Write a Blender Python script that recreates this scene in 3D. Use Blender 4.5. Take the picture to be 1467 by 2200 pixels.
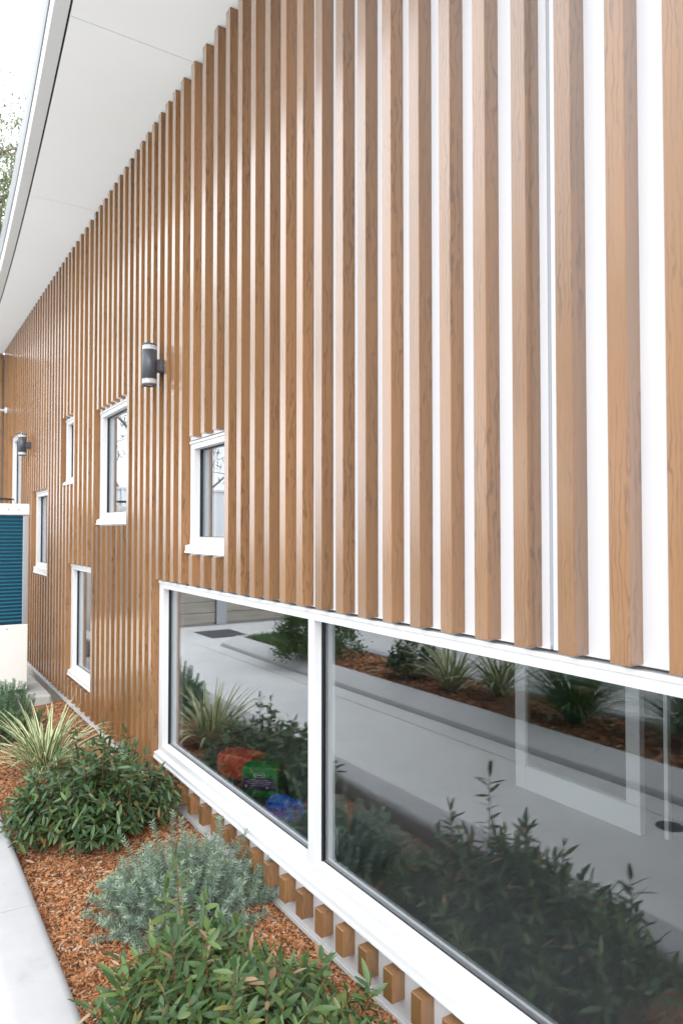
import bpy, bmesh, math, random
import numpy as np
from mathutils import Vector, Matrix

for o in list(bpy.data.objects):
    bpy.data.objects.remove(o)
S = bpy.context.scene
COL = S.collection
R_ = math.radians
rng = np.random.default_rng(7)
random.seed(7)

# ------------------------------------------------------------------ camera, sky, sun, exposure
DB = 0.0534                                   # batten depth; the white wall face is X = 0, outside is -X
cam = bpy.data.cameras.new('camera'); camo = bpy.data.objects.new('camera', cam); COL.objects.link(camo)
cam.sensor_fit = 'HORIZONTAL'; cam.sensor_width = 24.0; cam.lens = 24.0 * 1511.0 / 1467.0
cam.clip_start = 0.05; cam.clip_end = 900
cam.dof.use_dof = True; cam.dof.focus_distance = 3.4; cam.dof.aperture_fstop = 4.5
camo.location = (-1.431 - DB, 0, 0)
camo.rotation_euler = (R_(90 + 1.45), 0, R_(-32.85))
S.camera = camo

W = bpy.data.worlds.new('World'); S.world = W; W.use_nodes = True
nt = W.node_tree; nt.nodes.clear()
wo = nt.nodes.new('ShaderNodeOutputWorld'); bg = nt.nodes.new('ShaderNodeBackground')
sky = nt.nodes.new('ShaderNodeTexSky'); sky.sky_type = 'NISHITA'; sky.sun_disc = False
SUN_AZ, SUN_EL = 194.0, 40.0
sky.sun_elevation = R_(SUN_EL); sky.sun_rotation = R_(SUN_AZ)
sky.air_density = 1.0; sky.dust_density = 4.0; sky.ozone_density = 1.0
hs = nt.nodes.new('ShaderNodeHueSaturation'); hs.inputs['Saturation'].default_value = 0.06; hs.inputs['Value'].default_value = 1.0
nt.links.new(sky.outputs[0], hs.inputs['Color']); 
oc = nt.nodes.new('ShaderNodeMix'); oc.data_type = 'RGBA'; oc.inputs[0].default_value = 0.85      # an even cloud deck veils the blue
oc.inputs[7].default_value = (6.6, 6.8, 7.1, 1); nt.links.new(hs.outputs[0], oc.inputs[6]); nt.links.new(oc.outputs[2], bg.inputs[0])
bg.inputs[1].default_value = 0.15
nt.links.new(bg.outputs[0], wo.inputs[0])

sl = bpy.data.lights.new('sun', 'SUN'); sl.energy = 0.85; sl.angle = R_(40); sl.color = (1.0, 0.97, 0.93)
so = bpy.data.objects.new('sun', sl); COL.objects.link(so)
sd = Vector((math.sin(R_(SUN_AZ)) * math.cos(R_(SUN_EL)), math.cos(R_(SUN_AZ)) * math.cos(R_(SUN_EL)), math.sin(R_(SUN_EL))))
so.rotation_euler = (-sd).to_track_quat('-Z', 'Y').to_euler()

S.view_settings.view_transform = 'Standard'; S.view_settings.look = 'None'
S.view_settings.gamma = 1.0; S.view_settings.use_curve_mapping = False
S.view_settings.exposure = 1.47
S.render.engine = 'CYCLES'
S.cycles.max_bounces = 10; S.cycles.transparent_max_bounces = 16; S.cycles.glossy_bounces = 5

# ------------------------------------------------------------------ materials
MATS = {}
class NB:
    def __init__(s, name):
        s.m = bpy.data.materials.new(name); s.m.use_nodes = True
        s.t = s.m.node_tree; s.p = s.t.nodes['Principled BSDF']; s.out = s.t.nodes['Material Output']
        MATS[name] = s.m
    def n(s, ty, **kw):
        x = s.t.nodes.new('ShaderNode' + ty)
        for k, v in kw.items():
            if k.startswith('i_'):
                x.inputs[k[2:].replace('_', ' ')].default_value = v
            else:
                setattr(x, k, v)
        return x
    def l(s, a, b): s.t.links.new(a, b)
    def set(s, **kw):
        for k, v in kw.items():
            s.p.inputs[k.replace('_', ' ')].default_value = v
    def ramp(s, src, stops):
        r = s.n('ValToRGB'); e = r.color_ramp.elements
        while len(e) < len(stops): e.new(0.5)
        for i, (p, c) in enumerate(stops):
            e[i].position = p; e[i].color = (*c, 1)
        s.l(src, r.inputs[0]); return r.outputs[0]
    def noise(s, vec, scale, detail=3, rough=0.5):
        x = s.n('TexNoise'); x.inputs['Scale'].default_value = scale; x.inputs['Detail'].default_value = detail
        x.inputs['Roughness'].default_value = rough
        if vec is not None: s.l(vec, x.inputs['Vector'])
        return x.outputs['Fac']
    def mapped(s, sc, space='Object', add=None):
        tc = s.n('TexCoord'); mp = s.n('Mapping'); mp.inputs['Scale'].default_value = sc
        src = tc.outputs[space]
        if add is not None:
            va = s.n('VectorMath', operation='ADD'); s.l(src, va.inputs[0]); s.l(add, va.inputs[1]); src = va.outputs[0]
        s.l(src, mp.inputs[0]); return mp.outputs[0]
    def bump(s, h, st, dist=0.002):
        b = s.n('Bump'); b.inputs['Strength'].default_value = st; b.inputs['Distance'].default_value = dist
        s.l(h, b.inputs['Height']); s.l(b.outputs[0], s.p.inputs['Normal'])

def plain(name, col, rough=0.5, metal=0.0, var=0.0, scale=20, spec=0.5, bump=0.0):
    b = NB(name); b.set(Base_Color=(*col, 1), Roughness=rough, Metallic=metal)
    b.p.inputs['Specular IOR Level'].default_value = spec
    if var or bump:
        v = b.mapped((1, 1, 1)); n = b.noise(v, scale, 5, 0.6)
        if var:
            b.l(b.ramp(n, [(0.25, tuple(c * (1 - var) for c in col)), (0.75, tuple(min(1, c * (1 + var)) for c in col))]), b.p.inputs['Base Color'])
        if bump: b.bump(n, bump)
    return b.m

def wood(name, light, dark):
    b = NB(name)
    oi = b.n('ObjectInfo'); cx = b.n('CombineXYZ')
    for i, k in enumerate((3.1, 5.7, 41.0)):
        mu = b.n('Math', operation='MULTIPLY'); mu.inputs[1].default_value = k; b.l(oi.outputs['Random'], mu.inputs[0]); b.l(mu.outputs[0], cx.inputs[i])
    v = b.mapped((1, 1, 0.26), add=cx.outputs[0])
    wv = b.n('TexWave', wave_type='RINGS', rings_direction='Z'); wv.inputs['Scale'].default_value = 26
    wv.inputs['Distortion'].default_value = 9.0; wv.inputs['Detail'].default_value = 2.0; wv.inputs['Detail Scale'].default_value = 1.3
    b.l(v, wv.inputs['Vector'])
    v2 = b.mapped((1, 1, 0.03), add=cx.outputs[0]); fine = b.noise(v2, 520, 3, 0.6)
    v3 = b.mapped((1, 1, 0.16), add=cx.outputs[0]); big = b.noise(v3, 16, 3, 0.5)
    msk = b.ramp(b.noise(b.mapped((1, 1, .3), add=cx.outputs[0]), 9, 2), [(0.38, (0.25,) * 3), (0.62, (1,) * 3)])
    w = b.ramp(wv.outputs['Fac'], [(0.0, (0.0,) * 3), (0.10, (0.25,) * 3), (0.34, (1,) * 3)])
    iw = b.n('Math', operation='SUBTRACT'); iw.inputs[0].default_value = 1.0; b.l(w, iw.inputs[1])
    im = b.n('Math', operation='MULTIPLY'); b.l(iw.outputs[0], im.inputs[0]); b.l(msk, im.inputs[1])
    ig = b.n('Math', operation='MULTIPLY'); ig.inputs[1].default_value = 0.38; b.l(im.outputs[0], ig.inputs[0])
    m1 = b.n('Math', operation='SUBTRACT'); m0 = b.n('Math', operation='MULTIPLY_ADD'); m0.inputs[1].default_value = 0.62; m0.inputs[2].default_value = 0.36
    b.l(fine, m0.inputs[0]); b.l(m0.outputs[0], m1.inputs[0]); b.l(ig.outputs[0], m1.inputs[1])
    col = b.ramp(m1.outputs[0], [(0.2, dark), (0.55, tuple(0.3 * a + 0.7 * c for a, c in zip(dark, light))), (0.9, light)])
    hv = b.n('HueSaturation'); b.l(col, hv.inputs['Color'])
    mr = b.n('MapRange'); mr.inputs['To Min'].default_value = 0.74; mr.inputs['To Max'].default_value = 1.18
    sm = b.n('Math', operation='ADD'); b.l(oi.outputs['Random'], sm.inputs[0]); b.l(big, sm.inputs[1])
    mr.inputs['From Min'].default_value = 0.2; mr.inputs['From Max'].default_value = 1.6
    b.l(sm.outputs[0], mr.inputs['Value']); b.l(mr.outputs[0], hv.inputs['Value']); b.l(hv.outputs[0], b.p.inputs['Base Color'])
    b.set(Roughness=0.4, IOR=1.45)
    gl = b.n('BsdfGlossy'); gl.inputs['Roughness'].default_value = 0.2; gl.inputs[0].default_value = (0.97, 0.97, 0.97, 1)   # satin film that mirrors at a slant
    lw = b.n('LayerWeight'); lw.inputs['Blend'].default_value = 0.5; pw = b.n('Math', operation='POWER'); pw.inputs[1].default_value = 1.9; b.l(lw.outputs['Facing'], pw.inputs[0])
    fm = b.n('Math', operation='MULTIPLY'); fm.inputs[1].default_value = 0.72; b.l(pw.outputs[0], fm.inputs[0])
    mx = b.n('MixShader'); b.l(fm.outputs[0], mx.inputs[0]); b.l(b.p.outputs[0], mx.inputs[1]); b.l(gl.outputs[0], mx.inputs[2]); b.l(mx.outputs[0], b.out.inputs[0])
    b.bump(m1.outputs[0], 0.05, 0.0006)
    return b.m

wood('timber', (0.292, 0.146, 0.056), (0.130, 0.062, 0.026))
plain('white_panel', (0.70, 0.71, 0.735), 0.22, var=0.015, scale=3)
plain('white_frame', (0.68, 0.69, 0.70), 0.33, var=0.02, scale=9)
plain('white_trim', (0.64, 0.65, 0.65), 0.4, var=0.03, scale=9)
plain('soffit_white', (0.84, 0.87, 0.88), 0.6, var=0.012, scale=2)
plain('fascia_white', (0.62, 0.65, 0.66), 0.3, var=0.02, scale=4)
plain('gutter_grey', (0.175, 0.19, 0.195), 0.35)
plain('black_rubber', (0.012, 0.013, 0.016), 0.45)
plain('dark_gap', (0.01, 0.01, 0.012), 0.8)
plain('joint_grey', (0.42, 0.46, 0.5), 0.5)
plain('charcoal', (0.075, 0.082, 0.095), 0.35, metal=0.3, var=0.03, scale=40)
plain('steel', (0.55, 0.56, 0.58), 0.3, metal=0.9)
plain('cream_metal', (0.66, 0.65, 0.61), 0.45, var=0.02, scale=6)
plain('coil_blue', (0.004, 0.030, 0.06), 0.25, metal=0.2)
plain('coil_rib', (0.015, 0.115, 0.175), 0.22, metal=0.2)
plain('red_paint', (0.17, 0.055, 0.03), 0.5)
plain('door_white', (0.80, 0.81, 0.83), 0.5)
plain('interior_grey', (0.42, 0.43, 0.44), 0.8)
plain('interior_floor', (0.20, 0.205, 0.21), 0.5, var=0.1, scale=3)
plain('asphalt', (0.075, 0.08, 0.09), 0.85, var=0.2, scale=90, bump=0.3)
plain('stem_brown', (0.16, 0.062, 0.022), 0.7)
plain('stem_green', (0.15, 0.17, 0.07), 0.6)
plain('bark', (0.20, 0.17, 0.14), 0.85, var=0.3, scale=8, bump=0.4)
plain('dry_leaf', (0.46, 0.30, 0.19), 0.6, var=0.2, scale=30)
plain('twig', (0.10, 0.065, 0.045), 0.8)
plain('bag_red', (0.62, 0.10, 0.06), 0.35, var=0.25, scale=12)
plain('bag_green', (0.03, 0.22, 0.05), 0.35, var=0.3, scale=14)
plain('bag_purple', (0.07, 0.02, 0.12), 0.4)
plain('bag_blue', (0.03, 0.13, 0.55), 0.3, var=0.3, scale=10)
plain('bag_white', (0.6, 0.66, 0.64), 0.35)
plain('print_white', (0.6, 0.6, 0.6), 0.5)
plain('fence_grey', (0.68, 0.71, 0.74), 0.45)

def concrete(name, c, rough=0.75, var=0.10, stain=0.10, sc=1.2):
    b = NB(name); b.set(Roughness=rough)
    v = b.mapped((1, 1, 1)); n1 = b.noise(v, sc, 6, 0.6); n2 = b.noise(v, 160, 3, 0.6); n3 = b.noise(v, 9, 5, 0.65)
    c1 = b.ramp(n1, [(0.3, tuple(x * (1 - stain) for x in c)), (0.7, tuple(x * (1 + stain * 0.6) for x in c))])
    mx = b.n('Mix', data_type='RGBA', blend_type='MULTIPLY'); mx.inputs[0].default_value = 1.0
    c2 = b.ramp(n2, [(0.2, (1 - var,) * 3), (0.6, (1, 1, 1))]); b.l(c1, mx.inputs[6]); b.l(c2, mx.inputs[7])
    mx2 = b.n('Mix', data_type='RGBA', blend_type='MULTIPLY'); mx2.inputs[0].default_value = 1.0
    c3 = b.ramp(n3, [(0.22, (0.86, 0.85, 0.83)), (0.42, (1, 1, 1))]); b.l(mx.outputs[2], mx2.inputs[6]); b.l(c3, mx2.inputs[7])
    b.l(mx2.outputs[2], b.p.inputs['Base Color']); b.bump(n2, 0.15)
    return b.m
concrete('kerb_concrete', (0.435, 0.44, 0.45), var=0.06, stain=0.10, sc=4)
concrete('kerb_pale', (0.66, 0.67, 0.68), var=0.05, stain=0.06, sc=3)
concrete('path_concrete', (0.66, 0.665, 0.66), var=0.08, stain=0.12, sc=1.1)
concrete('pad_concrete', (0.42, 0.42, 0.41), var=0.15, stain=0.2, sc=5)
concrete('slab_edge', (0.55, 0.50, 0.42), var=0.12, stain=0.15, sc=5)
concrete('post_concrete', (0.30, 0.31, 0.33), var=0.1, stain=0.1)
concrete('ground_soil', (0.22, 0.20, 0.17), var=0.25, stain=0.2)

b = NB('sleeper'); b.set(Roughness=0.8)
n = b.noise(b.mapped((0.5, 1, 9)), 4, 6, 0.65)
b.l(b.ramp(n, [(0.3, (0.17, 0.155, 0.13)), (0.7, (0.34, 0.315, 0.27))]), b.p.inputs['Base Color']); b.bump(n, 0.5, 0.01)

b = NB('mulch_bed'); b.set(Roughness=0.9)
v = b.mapped((1, 1, 1)); n = b.noise(v, 70, 6, 0.7)
b.l(b.ramp(n, [(0.3, (0.06, 0.024, 0.010)), (0.65, (0.30, 0.115, 0.04))]), b.p.inputs['Base Color']); b.bump(n, 0.8, 0.01)

def attr_mat(name, stops, rough=0.5, trans=0.0, spec=0.4, back=None):
    b = NB(name); a = b.n('Attribute', attribute_name='rnd')
    c = b.ramp(a.outputs['Fac'], stops)
    b.l(c, b.p.inputs['Base Color']); b.set(Roughness=rough); b.p.inputs['Specular IOR Level'].default_value = spec
    if trans:
        tr = b.n('BsdfTranslucent'); mx = b.n('MixShader'); mx.inputs[0].default_value = trans
        hv = b.n('HueSaturation'); hv.inputs['Value'].default_value = 1.25; hv.inputs['Saturation'].default_value = 1.1
        b.l(c, hv.inputs['Color']); b.l(hv.outputs[0], tr.inputs[0])
        b.l(b.p.outputs[0], mx.inputs[1]); b.l(tr.outputs[0], mx.inputs[2]); b.l(mx.outputs[0], b.out.inputs[0])
    return b.m
attr_mat('mulch_chip', [(0.0, (0.060, 0.027, 0.014)), (0.18, (0.20, 0.085, 0.036)), (0.5, (0.39, 0.155, 0.056)), (0.75, (0.45, 0.215, 0.095)), (0.9, (0.42, 0.27, 0.175)), (1.0, (0.46, 0.37, 0.29))], 0.8)
attr_mat('leaf_coral_pea', [(0.0, (0.046, 0.090, 0.036)), (0.5, (0.080, 0.145, 0.052)), (0.90, (0.140, 0.215, 0.066)), (0.955, (0.20, 0.20, 0.06)), (0.975, (0.36, 0.22, 0.12)), (1.0, (0.42, 0.29, 0.18))], 0.34, 0.22)
attr_mat('leaf_coral_pea_dark', [(0.0, (0.034, 0.072, 0.032)), (0.55, (0.058, 0.116, 0.048)), (0.93, (0.105, 0.175, 0.058)), (0.96, (0.20, 0.17, 0.05)), (1.0, (0.36, 0.23, 0.12))], 0.34, 0.2)
attr_mat('leaf_rosemary', [(0.0, (0.10, 0.165, 0.125)), (0.5, (0.20, 0.275, 0.22)), (0.85, (0.30, 0.38, 0.31)), (1.0, (0.30, 0.42, 0.20))], 0.55, 0.12)
attr_mat('leaf_rosemary_green', [(0.0, (0.035, 0.085, 0.05)), (0.6, (0.085, 0.165, 0.09)), (1.0, (0.17, 0.28, 0.13))], 0.5, 0.12)
attr_mat('leaf_small_green', [(0.0, (0.04, 0.08, 0.025)), (0.6, (0.09, 0.155, 0.045)), (1.0, (0.17, 0.22, 0.07))], 0.5, 0.12)
attr_mat('leaf_gum', [(0.0, (0.07, 0.10, 0.045)), (0.6, (0.14, 0.18, 0.09)), (1.0, (0.22, 0.25, 0.14))], 0.5, 0.4)
attr_mat('leaf_grass', [(0.0, (0.05, 0.115, 0.035)), (0.6, (0.10, 0.20, 0.065)), (1.0, (0.24, 0.33, 0.15))], 0.4, 0.12)
b = NB('leaf_variegated'); b.set(Roughness=0.4)                   # cream margins, green centre
uv = b.n('UVMap', uv_map='UVMap'); sx = b.n('SeparateXYZ'); b.l(uv.outputs[0], sx.inputs[0])
m1 = b.n('Math', operation='SUBTRACT'); m1.inputs[1].default_value = 0.5; b.l(sx.outputs[0], m1.inputs[0])
m2 = b.n('Math', operation='ABSOLUTE'); b.l(m1.outputs[0], m2.inputs[0])
nz = b.noise(b.mapped((1, 1, 1)), 60, 2); ad = b.n('Math', operation='MULTIPLY_ADD'); ad.inputs[1].default_value = 0.12; b.l(nz, ad.inputs[0]); b.l(m2.outputs[0], ad.inputs[2])
b.l(b.ramp(ad.outputs[0], [(0.20, (0.075, 0.155, 0.045)), (0.30, (0.14, 0.22, 0.07)), (0.36, (0.60, 0.60, 0.36)), (0.5, (0.66, 0.65, 0.42))]), b.p.inputs['Base Color'])

def glass_mat(name, tint, f0):
    b = NB(name)
    tr = b.n('BsdfTransparent'); tr.inputs[0].default_value = (*tint, 1)
    gl = b.n('BsdfGlossy'); gl.inputs['Roughness'].default_value = 0.0; gl.inputs[0].default_value = (0.93, 0.96, 1.0, 1)
    lw = b.n('LayerWeight'); lw.inputs['Blend'].default_value = 0.5
    pw = b.n('Math', operation='POWER'); pw.inputs[1].default_value = 2.6; b.l(lw.outputs['Facing'], pw.inputs[0])
    mr = b.n('MapRange'); mr.inputs['To Min'].default_value = f0; mr.inputs['To Max'].default_value = 0.86; b.l(pw.outputs[0], mr.inputs['Value'])
    mx = b.n('MixShader'); b.l(mr.outputs[0], mx.inputs[0]); b.l(tr.outputs[0], mx.inputs[1]); b.l(gl.outputs[0], mx.inputs[2])
    b.l(mx.outputs[0], b.out.inputs[0]); return b.m
glass_mat('window_glass', (0.86, 0.88, 0.88), 0.07)
glass_mat('door_glass', (0.55, 0.70, 0.66), 0.05)
b = NB('clear_plastic'); b.set(Base_Color=(0.85, 0.87, 0.88, 1), Roughness=0.08); b.p.inputs['Transmission Weight'].default_value = 0.55

# ------------------------------------------------------------------ helpers
def M(n): return MATS[n]
def link(name, me, parent=None, mat=None):
    o = bpy.data.objects.new(name, me); COL.objects.link(o)
    if mat and me is not None and not me.materials: me.materials.append(M(mat))
    if parent: o.parent = parent
    return o
def empty(name, loc=(0, 0, 0), parent=None):
    o = bpy.data.objects.new(name, None); o.empty_display_size = 0.1; COL.objects.link(o); o.location = loc
    if parent: o.parent = parent
    return o
def tag(o, label=None, cat=None, group=None, kind=None):
    for k, v in (('label', label), ('category', cat), ('group', group), ('kind', kind)):
        if v: o[k] = v
    return o

class MB:
    def __init__(s): s.v = []; s.f = []; s.sm = []
    def add(s, vs, fs, smooth=False):
        k = len(s.v); s.v += [tuple(q) for q in vs]; s.f += [tuple(k + i for i in q) for q in fs]; s.sm += [smooth] * len(fs); return s
    def box(s, x0, x1, y0, y1, z0, z1, bev=0.0):
        if bev <= 0:
            vs = [(x, y, z) for z in (z0, z1) for y in (y0, y1) for x in (x0, x1)]
            return s.add(vs, [(0, 2, 3, 1), (4, 5, 7, 6), (0, 1, 5, 4), (2, 6, 7, 3), (0, 4, 6, 2), (1, 3, 7, 5)])
        B = bmesh.new(); bmesh.ops.create_cube(B, size=1)
        for q in B.verts: q.co = Vector(((x0 + x1) / 2 + q.co.x * (x1 - x0), (y0 + y1) / 2 + q.co.y * (y1 - y0), (z0 + z1) / 2 + q.co.z * (z1 - z0)))
        bmesh.ops.bevel(B, geom=B.edges[:], offset=bev, segments=2, profile=0.5, affect='EDGES')
        B.verts.index_update(); s.add([q.co for q in B.verts], [[q.index for q in f.verts] for f in B.faces]); B.free(); return s
    def prism_y(s, prof, y0, y1, smooth=False):              # profile of (x, z), closed, extruded along Y
        n = len(prof); vs = [(x, y0, z) for x, z in prof] + [(x, y1, z) for x, z in prof]
        s.add(vs, [(i, (i + 1) % n, n + (i + 1) % n, n + i) for i in range(n)], smooth)
        s.add([(x, y0, z) for x, z in prof], [tuple(range(n))[::-1]]); s.add([(x, y1, z) for x, z in prof], [tuple(range(n))]); return s
    def lathe(s, prof, c, n=28, ax='z', smooth=True):         # profile of (r, h)
        vs = []; fs = []
        for r, h in prof:
            for i in range(n):
                a = 2 * math.pi * i / n; p = (r * math.cos(a), r * math.sin(a), h)
                if ax == 'x': p = (p[2], p[0], p[1])
                if ax == 'y': p = (p[0], p[2], p[1])
                vs.append((c[0] + p[0], c[1] + p[1], c[2] + p[2]))
        for k in range(len(prof) - 1):
            for i in range(n):
                fs.append((k * n + i, k * n + (i + 1) % n, (k + 1) * n + (i + 1) % n, (k + 1) * n + i))
        return s.add(vs, fs, smooth)
    def tube(s, pts, rad, n=6):
        pts = [Vector(p) for p in pts]; vs = []; fs = []
        for i, p in enumerate(pts):
            d = (pts[min(i + 1, len(pts) - 1)] - pts[max(i - 1, 0)]).normalized()
            a = d.orthogonal().normalized(); c = d.cross(a)
            r = rad[i] if isinstance(rad, (list, tuple)) else rad
            for k in range(n):
                t = 2 * math.pi * k / n; vs.append(p + a * (r * math.cos(t)) + c * (r * math.sin(t)))
        for i in range(len(pts) - 1):
            for k in range(n): fs.append((i * n + k, i * n + (k + 1) % n, (i + 1) * n + (k + 1) % n, (i + 1) * n + k))
        fs.append(tuple(range(n))[::-1]); fs.append(tuple((len(pts) - 1) * n + k for k in range(n)))
        return s.add(vs, fs, True)
    def mesh(s, name):
        me = bpy.data.meshes.new(name); me.from_pydata([tuple(v) for v in s.v], [], s.f)
        B = bmesh.new(); B.from_mesh(me); bmesh.ops.recalc_face_normals(B, faces=B.faces[:]); B.to_mesh(me); B.free()
        me.polygons.foreach_set('use_smooth', s.sm); me.update(); return me
    def build(s, name, mat, parent=None): return link(name, s.mesh(name), parent, mat)

def np_mesh(name, V, F, rnd=None, uv=None, smooth=True):
    V = np.asarray(V, np.float32); F = np.asarray(F, np.int32); k = F.shape[1]
    me = bpy.data.meshes.new(name); me.vertices.add(len(V)); me.vertices.foreach_set('co', V.ravel())
    me.loops.add(F.size); me.loops.foreach_set('vertex_index', F.ravel())
    me.polygons.add(len(F)); me.polygons.foreach_set('loop_start', np.arange(0, F.size, k, dtype=np.int32))
    me.polygons.foreach_set('use_smooth', np.full(len(F), smooth))
    if rnd is not None:
        a = me.attributes.new('rnd', 'FLOAT', 'POINT'); a.data.foreach_set('value', np.asarray(rnd, np.float32))
    if uv is not None:
        u = me.uv_layers.new(name='UVMap'); u.data.foreach_set('uv', np.asarray(uv, np.float32)[F.ravel()].ravel())
    me.update(calc_edges=True); me.validate(); return me

def frames(D, up=None, twist=None):
    D = D / np.linalg.norm(D, axis=1, keepdims=True)
    if up is None: up = np.tile([0, 0, 1.0], (len(D), 1))
    Sd = np.cross(up, D); nn = np.linalg.norm(Sd, axis=1, keepdims=True); Sd = np.where(nn < 1e-4, [[1.0, 0, 0]], Sd / np.maximum(nn, 1e-6))
    N = np.cross(D, Sd)
    if twist is not None:
        c, s_ = np.cos(twist)[:, None], np.sin(twist)[:, None]; Sd, N = Sd * c + N * s_, N * c - Sd * s_
    return D, Sd, N

def leaf_tpl(kind='lance'):
    if kind == 'lance':
        rows = [(0, .10), (.14, .62), (.34, 1.0), (.62, .88), (.86, .52), (1, .06)]
    elif kind == 'needle':
        rows = [(0, .7), (.5, 1.0), (1, .1)]
    elif kind == 'oval':
        rows = [(0, .12), (.3, .9), (.65, 1.0), (1, .08)]
    else:
        rows = [(0, .2), (.4, 1.0), (1, .05)]
    V = []
    for t, w in rows:
        d = -0.16 * t * t if kind == 'lance' else -0.06 * t * t
        for j in (-1, 0, 1):
            V.append((t, j * w * .5, d + (0.10 if j else 0) * w))
    F = []
    for i in range(len(rows) - 1):
        for j in range(2): F.append((3 * i + j, 3 * i + j + 1, 3 * i + j + 4, 3 * i + j + 3))
    return np.array(V), np.array(F)
TPL = {k: leaf_tpl(k) for k in ('lance', 'needle', 'oval', 'gum')}

def scatter(kind, P, D, L, Wd, rnd, twist):
    T, F = TPL[kind]; D, Sd, N = frames(D, twist=twist); n = len(P)
    V = P[:, None] + D[:, None] * (T[None, :, 0:1] * L[:, None, None]) + Sd[:, None] * (T[None, :, 1:2] * Wd[:, None, None]) + N[:, None] * (T[None, :, 2:3] * Wd[:, None, None] * 1.3)
    FF = F[None] + (np.arange(n) * len(T))[:, None, None]
    return V.reshape(-1, 3), FF.reshape(-1, 4), np.repeat(rnd, len(T))

def unit(v): return v / np.linalg.norm(v)
def hash_noise(x, y, s=1.0):
    return (np.sin(x * 7.1 * s + 1.3) * np.cos(y * 5.3 * s - .7) + 0.5 * np.sin(x * 17.3 * s - y * 13.1 * s + 2.1) + 0.3 * np.sin(x * 37 * s + y * 29 * s)) / 1.8

# ------------------------------------------------------------------ ground, path, kerbs, beds
ZP, ZK = -1.73, -1.60
def struct(name, mb, mat): return tag(mb.build(name, mat), kind='structure')
struct('ground', MB().add([(-400, -400, -1.86), (400, -400, -1.86), (400, 400, -1.86), (-400, 400, -1.86)], [(0, 1, 2, 3)]), 'ground_soil')
path = tag(empty('path', (-1.8, 4, ZP)), kind='structure')
ys = [-9, -5.0, -1.6, 1.02, 4.9, 8.6, 12.0]                       # slabs meet in shallow control joints
for i in range(len(ys) - 1):
    m = MB().box(-2.38, -1.06, ys[i] + .003, ys[i + 1] - .003, ZP - .12, ZP, .004); o = m.build('slab', 'path_concrete', None); o.parent = path; o.matrix_parent_inverse = path.matrix_world.inverted()
for o in path.children: o.location = (1.8, -4, -ZP)
for o in path.children: o.matrix_parent_inverse = Matrix()
gut = struct('gutter_strip', MB().box(-2.622, -2.390, -9, 9.84, ZP - .12, ZP - .001, .003), 'path_concrete')
struct('far_apron', MB().box(-9.0, -2.384, 9.846, 12.0, ZP - .12, ZP - .002), 'path_concrete')
struct('asphalt_patch', MB().box(-3.45, -2.80, 10.55, 11.38, ZP - .05, ZP + .003), 'asphalt')
struct('car_park', MB().box(-30, -3.98, -30, 9.84, ZP - .12, ZP - .004), 'path_concrete')

def kerb(name, prof, cuts):
    root = tag(empty(name), kind='structure')
    for a, c in zip(cuts[:-1], cuts[1:]):
        MB().prism_y(prof, a + .002, c - .002, True).build('kerb_segment', 'kerb_concrete', root)
    for o in root.children:
        for p in o.data.polygons:
            if len(p.vertices) > 4: p.use_smooth = False
    return root
def arc(cx, cz, r, a0, a1, n=6): return [(cx + r * math.cos(R_(a0 + (a1 - a0) * i / n)), cz + r * math.sin(R_(a0 + (a1 - a0) * i / n))) for i in range(n + 1)]
prof = [(-0.915, -1.84)] + arc(-0.960, ZK - .045, .045, 0, 84) + arc(-1.10, ZK - .07, .07, 88, 160) + [(-1.19, ZP - .005), (-1.19, -1.84)]
kerb('kerb', prof, [-9, -6, -3.4, -.9, 1.1, 3.27, 5.6, 7.9, 10.2, 12.0])
prof2 = [(-2.93, -1.84)] + arc(-2.905, ZK - .025, .025, 180, 90) + arc(-2.675, ZK - .110, .025, 70, 10) + [(-2.632, ZP - .01), (-2.632, -1.84)]
for _o in kerb('kerb', prof2[::-1], [-9, -4, -1, 1.6, 3.37, 4.88, 5.9, 7.6, 9.85]).children: _o.data.materials[0] = M('kerb_pale')
prof3 = [(-3.98, -1.84), (-3.98, ZP - .01)] + arc(-3.90, ZK - .04, .04, 160, 90) + arc(-3.79, ZK - .03, .03, 90, 0) + [(-3.76, -1.84)]
kerb('kerb', prof3[::-1], [-9, -4, -1, 1.6, 4.2, 6.9, 9.85])
MB().prism_y([(-3.76, -1.84), (-3.76, ZK - .02), (-3.70, ZK), (-2.99, ZK), (-2.93, ZK - .02), (-2.93, -1.84)], 9.70, 9.85).build('kerb_segment', 'kerb_concrete', bpy.data.objects['kerb.001'])
# fine crack of the near kerb as a thin recessed line is left to its joint at Y=3.27

def zbed(x, y): return -1.70 + 0.025 * np.clip((x + .55) * 1.6, -1, 1) + 0.012 * hash_noise(np.asarray(x), np.asarray(y), 0.8)
def bed(name, x0, x1, y0, y1, zf, nx, ny):
    X, Y = np.meshgrid(np.linspace(x0, x1, nx), np.linspace(y0, y1, ny)); Z = zf(X, Y)
    V = np.stack([X, Y, Z], -1).reshape(-1, 3); I = np.arange(nx * ny).reshape(ny, nx)
    F = np.stack([I[:-1, :-1], I[:-1, 1:], I[1:, 1:], I[1:, :-1]], -1).reshape(-1, 4)
    return tag(link(name, np_mesh(name, V, F), None, 'mulch_bed'), kind='structure')
bed('garden_bed', -.93, .02, -6, 7.35, zbed, 24, 260)
def zbed2(x, y): return -1.635 + 0.02 * hash_noise(np.asarray(x), np.asarray(y), 0.5)
bed('garden_bed', -3.80, -2.90, -6, 9.8, zbed2, 16, 120)

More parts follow.
